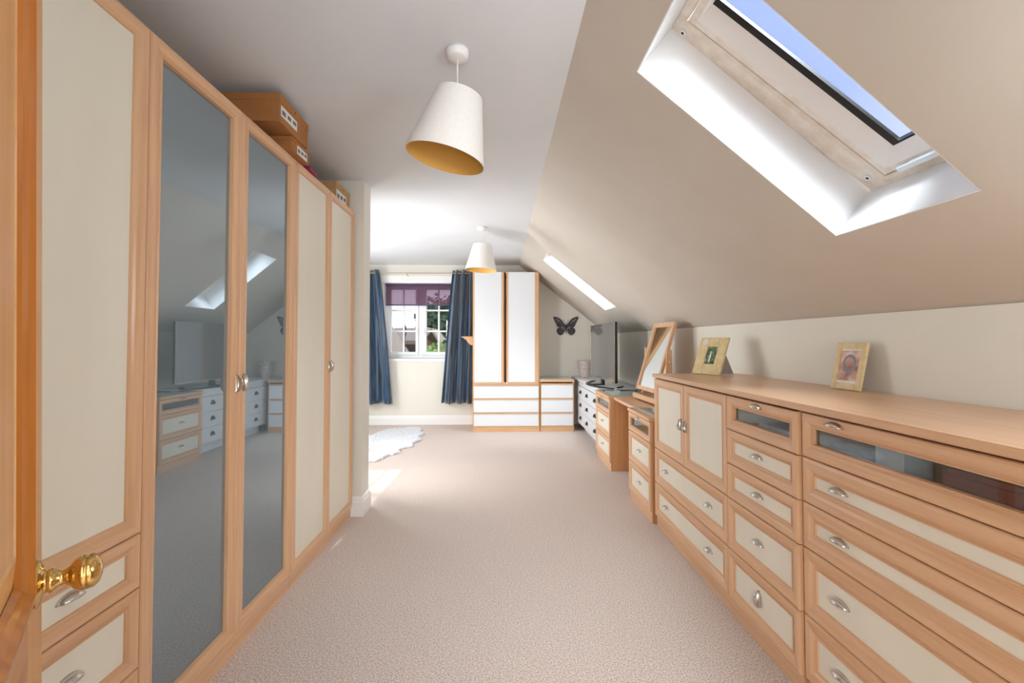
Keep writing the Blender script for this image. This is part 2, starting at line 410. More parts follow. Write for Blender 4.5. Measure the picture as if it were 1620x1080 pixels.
# white reveal linings of the skylights
for n, ((sa, sb), (t0, t1), (b0, b1)) in enumerate(SK):
    bm = bmesh.new(); e = .004
    def q(a, b, c, d):
        v = [bm.verts.new(p) for p in (a, b, c, d)]; bm.faces.new(v)
    o0, o1 = .0006, TH_
    def wl(p0, p1, p2, p3, d):
        # thin slab whose visible face sits e inside the opening
        D = Vector(d) * e
        A = [Vector(p) + D for p in (p0, p1, p2, p3)]; C = [Vector(p) for p in (p0, p1, p2, p3)]
        va = [bm.verts.new(p) for p in A]; vc = [bm.verts.new(p) for p in C]
        bm.faces.new(va); bm.faces.new(vc[::-1])
        for i in range(4): bm.faces.new((va[i], vc[i], vc[(i + 1) % 4], va[(i + 1) % 4]))
    dn = Vector((1 / LS, 0, -TS / LS))
    wl(S(sa, t1, o0), S(sb, b1, o0), S(sb, b1, o1), S(sa, t1, o1), (0, -1, 0))
    wl(S(sa, t0, o0), S(sb, b0, o0), S(sb, b0, o1), S(sa, t0, o1), (0, 1, 0))
    wl(S(sb, b0, o0), S(sb, b1, o0), S(sb, b1, o1), S(sb, b0, o1), -dn)
    wl(S(sa, t0, o0), S(sa, t1, o0), S(sa, t1, o1), S(sa, t0, o1), dn)
    bmesh.ops.recalc_face_normals(bm, faces=bm.faces)
    struct('trim_%d' % (n + 1), bm, reveal_m)

def slab(bm, s0, s1, y0, y1, o0, o1, mi=0):
    v = [bm.verts.new(S(s, y, o)) for o in (o0, o1) for y in (y0, y1) for s in (s0, s1)]
    fs = [bm.faces.new([v[i] for i in q]) for q in ((0, 2, 3, 1), (4, 5, 7, 6), (0, 1, 5, 4), (1, 3, 7, 5), (3, 2, 6, 7), (2, 0, 4, 6))]
    for f in fs: f.material_index = mi
    bmesh.ops.recalc_face_normals(bm, faces=fs)
def ring(bm, r0, r1, o0, o1, mi=0):
    """r = (s0, s1, y0, y1) outer at offset o0.. sloped to inner rectangle r1 at offset o1"""
    def R(r, o): return [bm.verts.new(S(r[0], r[2], o)), bm.verts.new(S(r[1], r[2], o)), bm.verts.new(S(r[1], r[3], o)), bm.verts.new(S(r[0], r[3], o))]
    a, b = R(r0, o0), R(r1, o1)
    for k in range(4):
        f = bm.faces.new((a[k], a[(k + 1) % 4], b[(k + 1) % 4], b[k])); f.material_index = mi
for n, (s0, s1, y0, y1) in enumerate(((.272, 1.272, 1.155, 1.695), (.292, 1.290, 5.04, 5.58))):
    bm = bmesh.new()
    fr = (s0, s1, y0, y1); fi = (s0 + .035, s1 - .045, y0 + .085, y1 - .085)
    ring(bm, (s0, s1, y0, y1), (s0 + .004, s1 - .004, y0 + .004, y1 - .004), .218, .213)
    ring(bm, (s0 + .004, s1 - .004, y0 + .004, y1 - .004), (fi[0] - .012, fi[1] + .012, fi[2] - .012, fi[3] + .012), .213, .216)
    ring(bm, (fi[0] - .012, fi[1] + .012, fi[2] - .012, fi[3] + .012), fi, .216, .224)
    ring(bm, fi, fi, .224, .34); ring(bm, (s0, s1, y0, y1), (s0, s1, y0, y1), .218, .34)
    ring(bm, (s0 - .03, s1 + .03, y0 - .03, y1 + .03), fi, .3405, .3405)
    bmesh.ops.recalc_face_normals(bm, faces=bm.faces)
    w = struct('window_%d' % (n + 2), bm, pine_pale)
    w['label'] = ['large roof window with pale wooden frame above the long dresser', 'small roof window in the slope near the far wall'][n]
    bm = bmesh.new()
    g0 = .007
    so = (fi[0] + g0, fi[1] - g0, fi[2] + g0, fi[3] - g0); sm = (fi[0] + .034, fi[1] - .030, fi[2] + .030, fi[3] - .030)
    gi = (s0 + .08, s1 - .122, y0 + .165, y1 - .165) if n == 0 else (s0 + .08, s1 - .12, y0 + .15, y1 - .15)
    ring(bm, so, so, .300, .222); ring(bm, so, sm, .222, .222); ring(bm, sm, gi, .222, .262, 1); ring(bm, gi, gi, .262, .30, 2); ring(bm, gi, so, .30, .30)
    bmesh.ops.recalc_face_normals(bm, faces=bm.faces)
    sash = link('sash', bm, [pine_pale, mat('white_washed_pine%d' % n, (250, 248, 245), .4), black], w)
    bm = bmesh.new(); slab(bm, gi[0] - .004, gi[1] + .004, gi[2] - .004, gi[3] + .004, .276, .282); link('glass_pane', bm, pane_m, sash)
    bm = bmesh.new()
    ring(bm, gi, (gi[0] + .008, gi[1] - .004, gi[2] + .022, gi[3] - .022), .262, .268); ring(bm, (gi[0] + .008, gi[1] - .004, gi[2] + .022, gi[3] - .022), (gi[0] + .008, gi[1] - .004, gi[2] + .022, gi[3] - .022), .268, .276)
    link('gasket', bm, black, sash)
    if n == 0:
        bm = bmesh.new()
        ym = (y0 + y1) / 2
        for k in range(2):
            pass
        slab(bm, fi[1] - .024, fi[1] - .006, ym - .13, ym + .10, .196, .206)
        slab(bm, fi[1] - .022, fi[1] - .010, ym - .10, ym + .06, .206, .222)
        link('handle', bm, mat('white_enamel', (226, 234, 240), .2), sash)['label'] = 'white bar handle along the lower edge'
        for k, (ss, yy) in enumerate(((s0 + .048, y1 - .045), (s1 - .075, y1 - .045))):
            bm = bmesh.new()
            v = []
            for r, o in ((.0125, .2125), (.0125, .209), (.006, .209)):
                v.append([bm.verts.new(Vector(S(ss + r * math.cos(2 * PI * i / 14), yy + r * math.sin(2 * PI * i / 14), o))) for i in range(14)])
            for a, b in zip(v, v[1:]):
                for i in range(14): bm.faces.new((a[i], a[(i + 1) % 14], b[(i + 1) % 14], b[i]))
            f = bm.faces.new(v[-1]); f.material_index = 1
            bmesh.ops.recalc_face_normals(bm, faces=bm.faces)
            link('screw_cap', bm, [white_paint, iron], w)

# ------------------------------------------------------------------ far window
def frame_boxes(x0, x1, z0, z1, t, y0, y1, tb=None):
    tb = tb or t
    return [(x0, x0 + t, y0, y1, z0, z1), (x1 - t, x1, y0, y1, z0, z1), (x0 + t, x1 - t, y0, y1, z0, z0 + tb), (x0 + t, x1 - t, y0, y1, z1 - t, z1)]
YW = YF + .10
w = struct('window_1', Bs(frame_boxes(WX0, WX1, WZ0, WZ1, .045, YW, YW + .07, .05) + [(-1.245, -1.175, YW, YW + .07, WZ0 + .05, WZ1 - .045)], bev=.004), white_pvc)
w['label'] = 'white two-casement garden window between blue curtains'
for sx0, sx1 in ((WX0 + .047, -1.247), (-1.173, WX1 - .047)):
    s_ = link('casement', Bs(frame_boxes(sx0, sx1, WZ0 + .052, WZ1 - .047, .045, YW - .012, YW + .055), bev=.004), white_pvc, w)
    gx0, gx1, gz0, gz1 = sx0 + .044, sx1 - .044, WZ0 + .096, WZ1 - .091
    xm = (gx0 + gx1) / 2
    bars = [(xm - .012, xm + .012, YW + .012, YW + .04, gz0, gz1)]
    hs = [gz0 + (gz1 - gz0) * k / 3 for k in (1, 2)]
    bars += [(gx0, gx1, YW + .013, YW + .039, z - .012, z + .012) for z in hs]
    link('glazing_bar', Bs(bars), white_pvc, s_)
    zs = [gz0] + hs + [gz1]
    for a in (0, 1):
        for b in range(3):
            link('pane', B((gx0, xm)[a], (xm, gx1)[a], YW + .024, YW + .028, zs[b], zs[b + 1]), pane_m, s_)
    hx = -1.262 - .0 if sx1 < -1.2 else -1.158
    link('handle', Bs([(hx - .007, hx + .007, YW - .028, YW - .012, 1.40, 1.47), (hx - .006, hx + .006, YW - .040, YW - .026, 1.36, 1.44)], bev=.002), white_paint, s_)
struct('trim_3', Bs([(WX0 - .04, WX1 + .04, YF - .03, YW, .965, 1.0), (WX0 - .02, WX1 + .02, YF - .012, YF, .95, .966)], bev=.004), white_paint)
struct('trim_4', Bs([(WX0, WX0 + .006, YF, YW, 1.0, WZ1), (WX1 - .006, WX1, YF, YW, 1.0, WZ1), (WX0, WX1, YF, YW, WZ1 - .006, WZ1)]), white_paint)
struct('trim_5', Bs([(WX0 - .03, WX1 + .03, YF - .022, YF, WZ1, WZ1 + .11), (WX0 - .03, WX1 + .03, YF - .030, YF - .022, WZ1 + .03, WZ1 + .045)], bev=.003), white_paint)

# ================================================================== LEFT WARDROBES  (fronts look +X)
XL = -1.07   # back plane of the fronts; fronts stand 2 cm proud
def left_unit(label, y0, y1, depth=.56):
    t = thing('wardrobe', label, 'wardrobe', (XL, y0, 0), PI / 2, 'fitted wardrobes along the left wall')
    L = y1 - y0
    # local: x along the run, y>0 into the unit
    bm = bmesh.new()
    box(bm, 0, .018, .001, depth, .0, 2.185, 1); box(bm, L - .018, L, .001, depth, .0, 2.185, 1)
    box(bm, .018, L - .018, .001, depth, 2.167, 2.185, 0); box(bm, .018, L - .018, .001, depth, .075, .093, 0); box(bm, .018, L - .018, depth - .01, depth, .093, 2.167, 1)
    link('carcass', bm, [beech_x, beech_z], t)
    bm = B(0, L, -.006, .0, 0, .076); link('plinth', bm, beech_x, t)
    return t, L
ZT = 2.195
t, L = left_unit('wardrobe nearest the door with cream door over cream drawers', .93, 1.383)
panel_front('door', t, 0, .69, L, ZT - .69, .052, handles=())
panel_front('drawer', t, 0, .532, L, .158, .045, handles=((.53, .55, 0),))
panel_front('drawer', t, 0, .30, L, .232, .045, handles=((.53, .50, 0),))
panel_front('drawer', t, 0, .076, L, .224, .045, handles=((.53, .50, 0),))
t, L = left_unit('wardrobe of the same run behind the open door', .46, .93)
panel_front('door', t, 0, .076, L, ZT - .076, .052, handles=())
t, L = left_unit('wardrobe with two tall smoked glass doors', 1.385, 2.367)
h = L / 2
panel_front('door', t, 0, .076, h, ZT - .076, .055, handles=((.955, .476, PI / 2),), glass=door_glass)
panel_front('door', t, h, .076, h, ZT - .076, .055, handles=((.045, .476, -PI / 2),), glass=door_glass)
link('rail', B(.018, L - .018, .25, .28, 2.02, 2.05), steel, t)
glassw = t
t, L = left_unit('wardrobe with two tall cream doors next to the wall nib', 2.370, 3.318)
h = L / 2
panel_front('door', t, 0, .076, h, ZT - .076, .045, handles=((.965, .484, PI / 2),))
panel_front('door', t, h, .076, h, ZT - .076, .045, handles=((.04, .484, -PI / 2),))
# clothes hanging behind the smoked glass
def garment(label, y, x, z0, z1, w, m, name='hanging_dress'):
    bm = bmesh.new(); rows = []
    n = 26
    for i in range(9):
        k = i / 8; z = z1 - (z1 - z0) * k; ww = w * (.55 + .45 * min(1, k * 3)) * (1 + .12 * k)
        rows.append([bm.verts.new((.10 * math.cos(a) * (.6 + .4 * k) * (1 + .12 * math.sin(5 * a)), ww / 2 * math.sin(a), z - z0)) for a in [2 * PI * j / n for j in range(n)]])
    for a, b in zip(rows, rows[1:]):
        for j in range(n): bm.faces.new((a[j], a[(j + 1) % n], b[(j + 1) % n], b[j]))
    bm.faces.new(rows[0]); bm.faces.new(rows[-1][::-1]); bmesh.ops.recalc_face_normals(bm, faces=bm.faces)
    o = link(name, bm, m, smooth=True, loc=(x, y, z0)); return tag(o, label, 'clothing')
garment('pink dress hanging behind the left smoked glass door', 1.53, -1.34, 1.05, 1.95, .20, pink_dress)
garment('slate blue coat hanging behind the right smoked glass door', 2.10, -1.34, .75, 1.95, .22, blue_cloth, 'hanging_coat')

# ================================================================== RIGHT DRESSER (fronts look -X)
XR = 1.08
def right_unit(name, label, y0, y1, ztop, depth, cat, group, plinth_out=0.0, xf=None):
    """y0 near, y1 far; local x runs from far to near"""
    t = thing(name, label, cat, (xf or XR, y1, 0), -PI / 2, group)
    L = y1 - y0
    bm = bmesh.new()
    box(bm, 0, .018, 0.001, depth, 0, ztop, 1); box(bm, L - .018, L, 0.001, depth, 0, ztop, 1)
    box(bm, .018, L - .018, .001, depth, .075, .093, 0); box(bm, .018, L - .018, depth - .008, depth, .093, ztop, 1)
    link('carcass', bm, [beech_x, beech_dark], t)
    bm = bmesh.new(); box(bm, 0, L, -.004 - plinth_out, 0, 0, .074, bev=.001); link('plinth', bm, beech_x, t)
    return t, L
ZR = [1.003, .847, .690, .532, .300, .076]
gd = 'beech and cream units of the long dresser'
DEP = .56
t, L = right_unit('dresser_unit', 'dresser unit with two cream cupboard doors above two wide drawers', 2.108, 3.105, 1.003, DEP, 'dresser', gd)
h = L / 2
panel_front('door', t, 0, .532, h, .471, .058, handles=((.93, .50, PI / 2),))
panel_front('door', t, h, .532, h, .471, .058, handles=((.07, .50, -PI / 2),))
for a, b in ((.30, .232), (.076, .224)):
    panel_front('drawer', t, 0, a, L, b, .058, handles=((.19, .5, 0), (.79, .5, 0)))
t, L = right_unit('dresser_unit', 'narrow dresser unit with five drawers, one upright handle at the bottom', 1.600, 2.106, 1.003, DEP, 'dresser', gd, xf=XR - .002)
for i in range(5):
    z0 = ZR[i + 1]; hh = ZR[i] - z0
    if i == 0:
        panel_front('drawer', t, 0, z0, L, hh, .05, handles=((.5, .86, 0),), glass=drawer_glass)
    else:
        panel_front('drawer', t, 0, z0, L, hh, .05, handles=((.47, .52, PI / 2 if i == 4 else 0),), y=-.0)
link('shelf', B(.018, L - .018, .02, DEP - .01, .842, .848), drawer_in, t)
t, L = right_unit('dresser_unit', 'wide dresser unit with a long glass-fronted top drawer', .600, 1.596, 1.003, DEP, 'dresser', gd, xf=XR + .010)
for i in range(5):
    z0 = ZR[i + 1]; hh = ZR[i] - z0
    if i == 0:
        panel_front('drawer', t, 0, z0, L, hh, .05, handles=((.165, .86, 0), (.82, .86, 0)), glass=drawer_glass)
    else:
        panel_front('drawer', t, 0, z0, L, hh, .058, handles=((.165, .52, 0), (.82, .52, 0)))
link('shelf', B(.018, L - .018, .02, DEP - .01, .842, .848), drawer_in, t)
bm = bmesh.new(); box(bm, 1.054, WALLR - .002, .56, 3.118, 1.010, 1.034, bev=.003)
box(bm, 1.075, WALLR - .02, .60, 3.10, 1.0035, 1.0101, 1)  # dark strip painted as the shade line under the worktop
tag(link('dresser_worktop', bm, [beech_y, shadow_gap]), 'continuous beech worktop lying over the long dresser', 'worktop')
# contents seen behind the drawer glass
def content(name, label, cat, x0, x1, y0, y1, z0, z1, m, bev=.006):
    cx, cy = (x0 + x1) / 2, (y0 + y1) / 2
    return tag(link(name, B(x0 - cx, x1 - cx, y0 - cy, y1 - cy, 0, z1 - z0, bev=bev), m, loc=(cx, cy, z0)), label, cat)
content('folded_cloth', 'folded red cloth behind the long glass drawer front', 'cloth', 1.13, 1.40, .95, 1.15, .849, .93, red_cloth, .012)
content('box', 'white box behind the long glass drawer front', 'box', 1.115, 1.30, 1.235, 1.33, .849, .955, paper, .003)
content('folded_cloth', 'slate blue cloth at the far end of the long glass drawer', 'cloth', 1.14, 1.40, 1.36, 1.55, .849, .905, blue_cloth, .012)
content('folded_cloth', 'fluffy white cloth behind the narrow glass drawer front', 'cloth', 1.12, 1.35, 1.68, 1.98, .849, .900, white_cloth, .014)

# ================================================================== DRESSING TABLE
gp = 'drawer pedestals of the dressing table'
def pedestal(label, y0, y1, xf, xback):
    t, L = right_unit('drawer_pedestal', label, y0, y1, .698, xback - xf, 'drawers', gp, xf=xf)
    zz = [.697, .550, .312, .078]
    for i in range(3):
        a, b = zz[i + 1], zz[i] - zz[i + 1]
        if i == 0: panel_front('drawer', t, 0, a, L, b, .042, handles=((.5, .86, 0),), glass=drawer_glass)
        else: panel_front('drawer', t, 0, a, L, b, .05, handles=((.5, .52, 0),))
    link('shelf', B(.018, L - .018, .02, xback - xf - .01, .546, .552), drawer_in, t)
    bm = B(-.006, L + .004, -.026, xback - xf, .7005, .724, bev=.003); tp = link('top', bm, beech_x, t)
    bm = B(.03, L - .02, .02, xback - xf - .05, .7245, .7285, bev=.001); link('glass_cover', bm, top_glass, t)
    return t
pedestal('near drawer pedestal beside the long dresser', 3.135, 3.655, 1.058, 1.62)
pedestal('far drawer pedestal beside the white chest', 4.405, 5.03, 1.085, 1.62)
t = thing('dressing_table_top', 'low beech kneehole board spanning the two drawer pedestals', 'table', (1.11, 3.663, 0))
link('board', B(0, .53, 0, .737, .690, .716, bev=.003), beech_y, t)
link('modesty_panel', B(.42, .438, .0, .737, .45, .690), beech_dark, t)
# dressing mirror
t = thing('dressing_mirror', 'tall tilting beech dressing mirror beside the television', 'mirror', (1.415, 4.05, .7285), .045)
bm = bmesh.new(); box(bm, -.13, .15, -.31, .28, 0, .045, bev=.004); link('base', bm, beech_y, t)
bm = bmesh.new(); box(bm, -.134, -.131, -.30, .27, .004, .040); link('base_drawer', bm, beech_y, t)
for y0 in (-.258, .238):
    bm = bmesh.new()
    prism(bm, [(-.045, .045), (.055, .045), (.03, .20), (.022, .47), (-.022, .47), (-.025, .20)], 'x', 0, 1)
    bm.free(); bm = bmesh.new()
    prism(bm, [(-.050, .045), (.060, .045), (.030, .18), (.024, .455), (-.018, .472), (-.026, .18)], 'y', y0, y0 + .02)
    post = link('post', bm, beech_z, t)
    link('knob', solid_lathe([(.002, -.026 if y0 < 0 else .046), (.013, -.024 if y0 < 0 else .044), (.015, -.014 if y0 < 0 else .034), (.007, -.008 if y0 < 0 else .028), (.007, 0 if y0 < 0 else .02)], 14, 'y', (.0, y0, .355)), beech_z, post, smooth=True)
ma = math.atan2(.18, .605)
bm = bmesh.new()
W2, Hm, fr = .232, .635, .037
for a in ((-.012, .014, -W2, -W2 + fr, 0, Hm), (-.012, .014, W2 - fr, W2, 0, Hm), (-.012, .014, -W2 + fr, W2 - fr, 0, fr), (-.012, .014, -W2 + fr, W2 - fr, Hm - fr, Hm)):
    box(bm, *a, bev=.003)
mf = link('mirror_frame', bm, beech_z, t, loc=(-.105, 0, .085), rot=(0, ma, 0))
link('mirror_glass', B(.0, .006, -W2 + fr - .002, W2 - fr + .002, fr - .002, Hm - fr + .002), mirror_m, mf)
link('backing', B(.0065, .012, -W2 + fr - .002, W2 - fr + .002, fr - .002, Hm - fr + .002), beech_dark, mf)

# ================================================================== WHITE CHEST, TV, POT
t = thing('chest_of_drawers', 'low white chest of drawers with dark cup pulls in the far corner', 'drawers', (1.13, 6.50, 0), -PI / 2)
L = 1.44
DW = .50
link('carcass', Bs([(.004, .024, 0.001, DW, .118, .705), (L - .02, L, .001, DW, .118, .705), (.024, L - .02, .001, DW, .118, .13), (.024, L - .02, DW - .01, DW, .13, .705)]), white_panel, t)
link('plinth', B(.03, L, .085, .10, 0, .118), white_panel, t)
bm = bmesh.new(); box(bm, -.43, L + .005, -.028, DW + .01, .712, .732, bev=.004); box(bm, .0, L, -.012, DW, .700, .7115, bev=.001); link('top', bm, white_panel, t)
link('frieze', B(.0, L, -.006, .0, .645, .700), white_panel, t)
CUP = None
for z0, z1 in ((.470, .641), (.295, .467), (.120, .292)):
    d = link('drawer', B(.002, L - .002, -.016, -.001, z0, z1, bev=.003), white_panel, t)
    for yy in (6.20, 5.76, 5.28):
        if CUP is None:
            CUP = link('cup_pull', half_moon(.034, .026, .040), iron, d, smooth=True, loc=(6.50 - yy, -.016, (z0 + z1) / 2)); o = CUP
        else: o = copy_of(CUP, d, (6.50 - yy, -.016, (z0 + z1) / 2))
tvx = 1.235
t = thing('television', 'large flat television on a crescent stand on the white chest', 'television', (tvx, 5.48, .733), 0)
bm = bmesh.new(); box(bm, .0, .03, -.64, .64, .075, .735, bev=.003); box(bm, .03, .06, -.45, .45, .10, .42, bev=.012)
link('body', bm, black, t)
link('bezel', Bs([(-.004, -.0005, -.64, .64, .728, .735), (-.004, -.0005, -.64, .64, .075, .085), (-.004, -.0005, -.64, -.634, .085, .728), (-.004, -.0005, .634, .64, .085, .728)]), steel, t)
link('screen', B(-.003, -.0006, -.634, .634, .085, .728), screen_m, t)
bm = bmesh.new(); rows = []
for i in range(25):
    a = -1 + 2 * i / 24; y = a * .50; x = -.15 + .16 * a * a
    w_ = .018 + .012 * (1 - a * a)
    rows.append([bm.verts.new(p) for p in ((x - w_, y, .0), (x + w_, y, .0), (x + w_, y, .012), (x - w_, y, .012))])
for a, b in zip(rows, rows[1:]):
    for k in range(4): bm.faces.new((a[k], a[(k + 1) % 4], b[(k + 1) % 4], b[k]))
bm.faces.new(rows[0][::-1]); bm.faces.new(rows[-1]); box(bm, -.16, .03, -.03, .03, .004, .016); box(bm, .0, .03, -.04, .04, .004, .09)
bmesh.ops.recalc_face_normals(bm, faces=bm.faces)
link('stand', bm, black, t)
bm = solid_lathe([(.068, 0), (.070, .01), (.064, .02), (.084, .10), (.094, .17), (.090, .182), (.098, .19), (.104, .232), (.108, .240), (.104, .244), (.094, .238), (.088, .12), (.02, .10)], 32)
tag(link('plant_pot', bm, pot_m, smooth=True, loc=(1.265, 6.76, .733)), 'pale lilac patterned pot standing in front of the far wall', 'pot')
bm = bmesh.new(); tube(bm, [(1.50, 4.92, .7325), (1.45, 4.82, .734), (1.44, 4.72, .7325), (1.50, 4.64, .733), (1.56, 4.70, .7325), (1.53, 4.85, .74), (1.40, 4.90, .733), (1.30, 4.86, .7325)], .0035, 6)
tag(link('cable', bm, black), 'black cable lying behind the television on the glass-covered pedestal', 'cable')
tag(link('remote_control', B(-.022, .022, -.08, .08, 0, .014, bev=.004), black, loc=(1.37, 5.14, .733), rot=(0, 0, -.5)), 'black remote control under the near edge of the television', 'remote control')

# ================================================================== PICTURE FRAMES
def photo_frame(label, bl, w, h, az, lean, win, art, mfr, back):
    """bl: bottom-left corner on the worktop, az: direction of its bottom edge"""
    t = thing('picture_frame', label, 'picture frame', bl, az)
    bm = bmesh.new(); x0, x1, z0, z1 = win
    for a in ((0, x0, 0, .014, 0, h), (x1, w, 0, .014, 0, h), (x0, x1, 0, .014, 0, z0), (x0, x1, 0, .014, z1, h)): box(bm, *a, bev=.0015)
    f = link('frame', bm, mfr, t, rot=(-lean, 0, 0))
    link('print', B(x0, x1, .005, .009, z0, z1), art, f)
    bm = bmesh.new()
    yb = math.sin(lean) * h * .62; zb = math.cos(lean) * h * .62
    prism(bm, [(yb + .012, zb), (.015 + yb * .2, 0.001), (.125 + yb * .6, .001)], 'x', w * .80, w * .92)
    if back: link('easel_back', bm, grey_card, t)
    else: bm.free(); link('easel_back', Bs([(w * .4, w * .6, yb + .014, yb + .018, .01, zb)]), grey_card, t)
    return t, f
def photo_mat(name, cols, scale):
    m = mat(name, cols[0], .25); n = m.node_tree; b = n.nodes['Principled BSDF']
    t = n.nodes.new('ShaderNodeTexCoord'); no = n.nodes.new('ShaderNodeTexNoise'); no.inputs['Scale'].default_value = scale; no.inputs['Detail'].default_value = 4
    r = n.nodes.new('ShaderNodeValToRGB'); r.color_ramp.interpolation = 'EASE'
    r.color_ramp.elements[0].position = .34; r.color_ramp.elements[0].color = lin(cols[0]); r.color_ramp.elements[1].position = .68; r.color_ramp.elements[1].color = lin(cols[-1])
    for k, c in enumerate(cols[1:-1]):
        el = r.color_ramp.elements.new(.34 + .34 * (k + 1) / (len(cols) - 1)); el.color = lin(c)
    n.links.new(t.outputs['Object'], no.inputs['Vector']); n.links.new(no.outputs['Fac'], r.inputs[0]); n.links.new(r.outputs[0], b.inputs['Base Color'])
    return m
ph1 = photo_mat('small_garden_photograph', [(40, 60, 40), (96, 120, 74), (180, 190, 190)], 55)
ph2 = photo_mat('warm_portrait_photograph', [(150, 104, 88), (206, 160, 142), (232, 206, 196)], 16)
t, f = photo_frame('wide pale gold frame with small garden photograph at the far end of the worktop', (1.305, 3.06, 1.0402), .215, .262, math.radians(-64), .40, (.072, .150, .072, .195), ph1, frame_gold, True)
link('figure', Bs([(.100, .112, .003, .005, .085, .150), (.101, .111, .0032, .005, .152, .163)], bev=.002), paper, f)
bm = bmesh.new()
for k in range(6):
    a = 2 * PI * k / 6; cx, cz = .045 + .013 * math.cos(a), .228 + .013 * math.sin(a)
    v = [bm.verts.new((cx + .009 * math.cos(b_) , -.0015, cz + .009 * math.sin(b_))) for b_ in [2 * PI * j / 8 for j in range(8)]]; bm.faces.new(v)
link('flower_ornament', bm, paper, f)
for k in range(3): link('pebble', B(.105 - .004, .105 + .004, -.003, .0, .022 + k * .013, .030 + k * .013, bev=.001), paper, f)
t, f = photo_frame('small upright pale frame with warm portrait photograph on the worktop', (1.556, 2.107, 1.0375), .172, .215, math.radians(-90), .205, (.028, .144, .030, .187), ph2, frame_gold, False)
link('mount', B(.028, .144, .0035, .0048, .030, .040), paper, f); link('mount', B(.028, .144, .0035, .0048, .178, .187), paper, f)
link('ornament', B(.080, .092, -.004, .0, .010, .020, bev=.002), paper, f)
bm = bmesh.new()
rows, fs = lathe(bm, [(.026, .0048), (.034, .0042), (.038, .0048)], 24, 'y'); bmesh.ops.scale(bm, vec=(1, 1, 1.15), verts=bm.verts); bmesh.ops.translate(bm, vec=(.085, 0, .118), verts=bm.verts)
link('oval_motif', bm, mat('oval_grey', (120, 126, 146), .4), f)

# ================================================================== FAR WARDROBE AND CHEST
gf = 'white and oak bedroom units against the far wall'
oak = mottled('oak_edging', (206, 160, 116), (220, 178, 136), 2, .4, (20, 20, 1.4), .3, .7)
oak_h = mottled('oak_edging_flat', (206, 160, 116), (220, 178, 136), 2, .4, (1.4, 20, 20), .3, .7)
t = thing('wardrobe', 'tall white wardrobe with oak edging and three drawers beside the window', 'wardrobe', (-.372, 6.365, 0))
W = .935; D = .58
link('carcass', Bs([(0, .018, .02, D, 0, 2.235), (W - .018, W, .02, D, 0, 2.235), (.018, W - .018, .02, D, 2.217, 2.235), (.018, W - .018, D - .01, D, 0, 2.217), (.018, W - .018, .02, D - .01, .655, .672)]), oak, t)
link('plinth', B(0, W, .012, .02, 0, .078), oak_h, t)
def far_drawer(t, W, z0, z1):
    d = link('drawer', B(.018, W - .018, .0, .018, z0, z1 - .020, bev=.001), white_panel, t)
    link('edge_strip', B(.010, W - .010, -.008, .018, z1 - .018, z1, bev=.002), oak_h, d)
    link('edge_strip', B(.004, .0175, .002, .018, z0, z1 - .020), oak, d); link('edge_strip', B(W - .0175, W - .004, .002, .018, z0, z1 - .020), oak, d)
for z0, z1 in ((.082, .268), (.272, .464), (.468, .658)): far_drawer(t, W, z0, z1)
for k in (0, 1):
    x0, x1 = ((.024, .400), (.498, .870))[k]
    d = link('door', B(x0, x1, .0, .018, .690, 2.233, bev=.001), white_panel, t)
    sx = ((.002, .0235), (.8705, .933))[k]
    link('edge_strip', B(sx[0], sx[1] - (0.0 if k == 0 else .012), .000, .018, .690, 2.233, bev=.001), oak, d)
    hx = ((.4005, .448), (.470, .4975))[k]
    link('grip_and_shade_strip', B(hx[0], hx[1] - .014 if k == 0 else hx[1], -.004, .018, .690, 2.233, bev=.002), oak, d)
    if k == 0: link('grip_and_shade_strip', B(.4345, .452, .006, .018, .690, 2.233), shadow_gap, d)  # no grip: dark strip standing for shade in the door gap
    link('foot_block', B(.435 if k == 0 else .470, .452 if k == 0 else .487, -.006, .02, .672, .69), steel, d)
link('rail', B(.018, W - .018, .0, .018, .662, .688), oak_h, t)
t = thing('chest_of_drawers', 'small white three-drawer chest with oak top beneath the butterfly', 'drawers', (.572, 6.375, 0))
W = .475; D = .56
link('carcass', Bs([(0, .016, .02, D, 0, .690), (W - .016, W, .02, D, 0, .690), (.016, W - .016, D - .01, D, 0, .69)]), oak, t)
link('plinth', B(0, W, .012, .02, 0, .078), oak_h, t)
link('top', B(-.004, W + .004, -.012, D + .01, .692, .728, bev=.002), oak_h, t)
link('glass_cover', B(.01, W - .01, .0, D, .7285, .733), top_glass, t)
for z0, z1 in ((.082, .268), (.272, .464), (.468, .672)): far_drawer(t, W, z0, z1)
# small carved bracket shelf fixed to the wardrobe side
t = thing('bracket_shelf', 'small honey pine bracket shelf in front of the right blue curtain', 'shelf', (-.372, 6.42, 1.20))
bm = bmesh.new(); prism(bm, [(-.004, .115), (-.135, .115), (-.128, .098), (-.095, .082), (-.075, .052), (-.045, .018), (-.025, .006), (-.004, .012)], 'y', 0, .022); link('bracket', bm, oak, t)
link('shelf_board', B(-.150, -.003, -.03, .30, .1155, .130, bev=.003), oak_h, t)
link('end_cap', B(-.156, -.1505, -.03, .30, .1155, .130), paper, t)

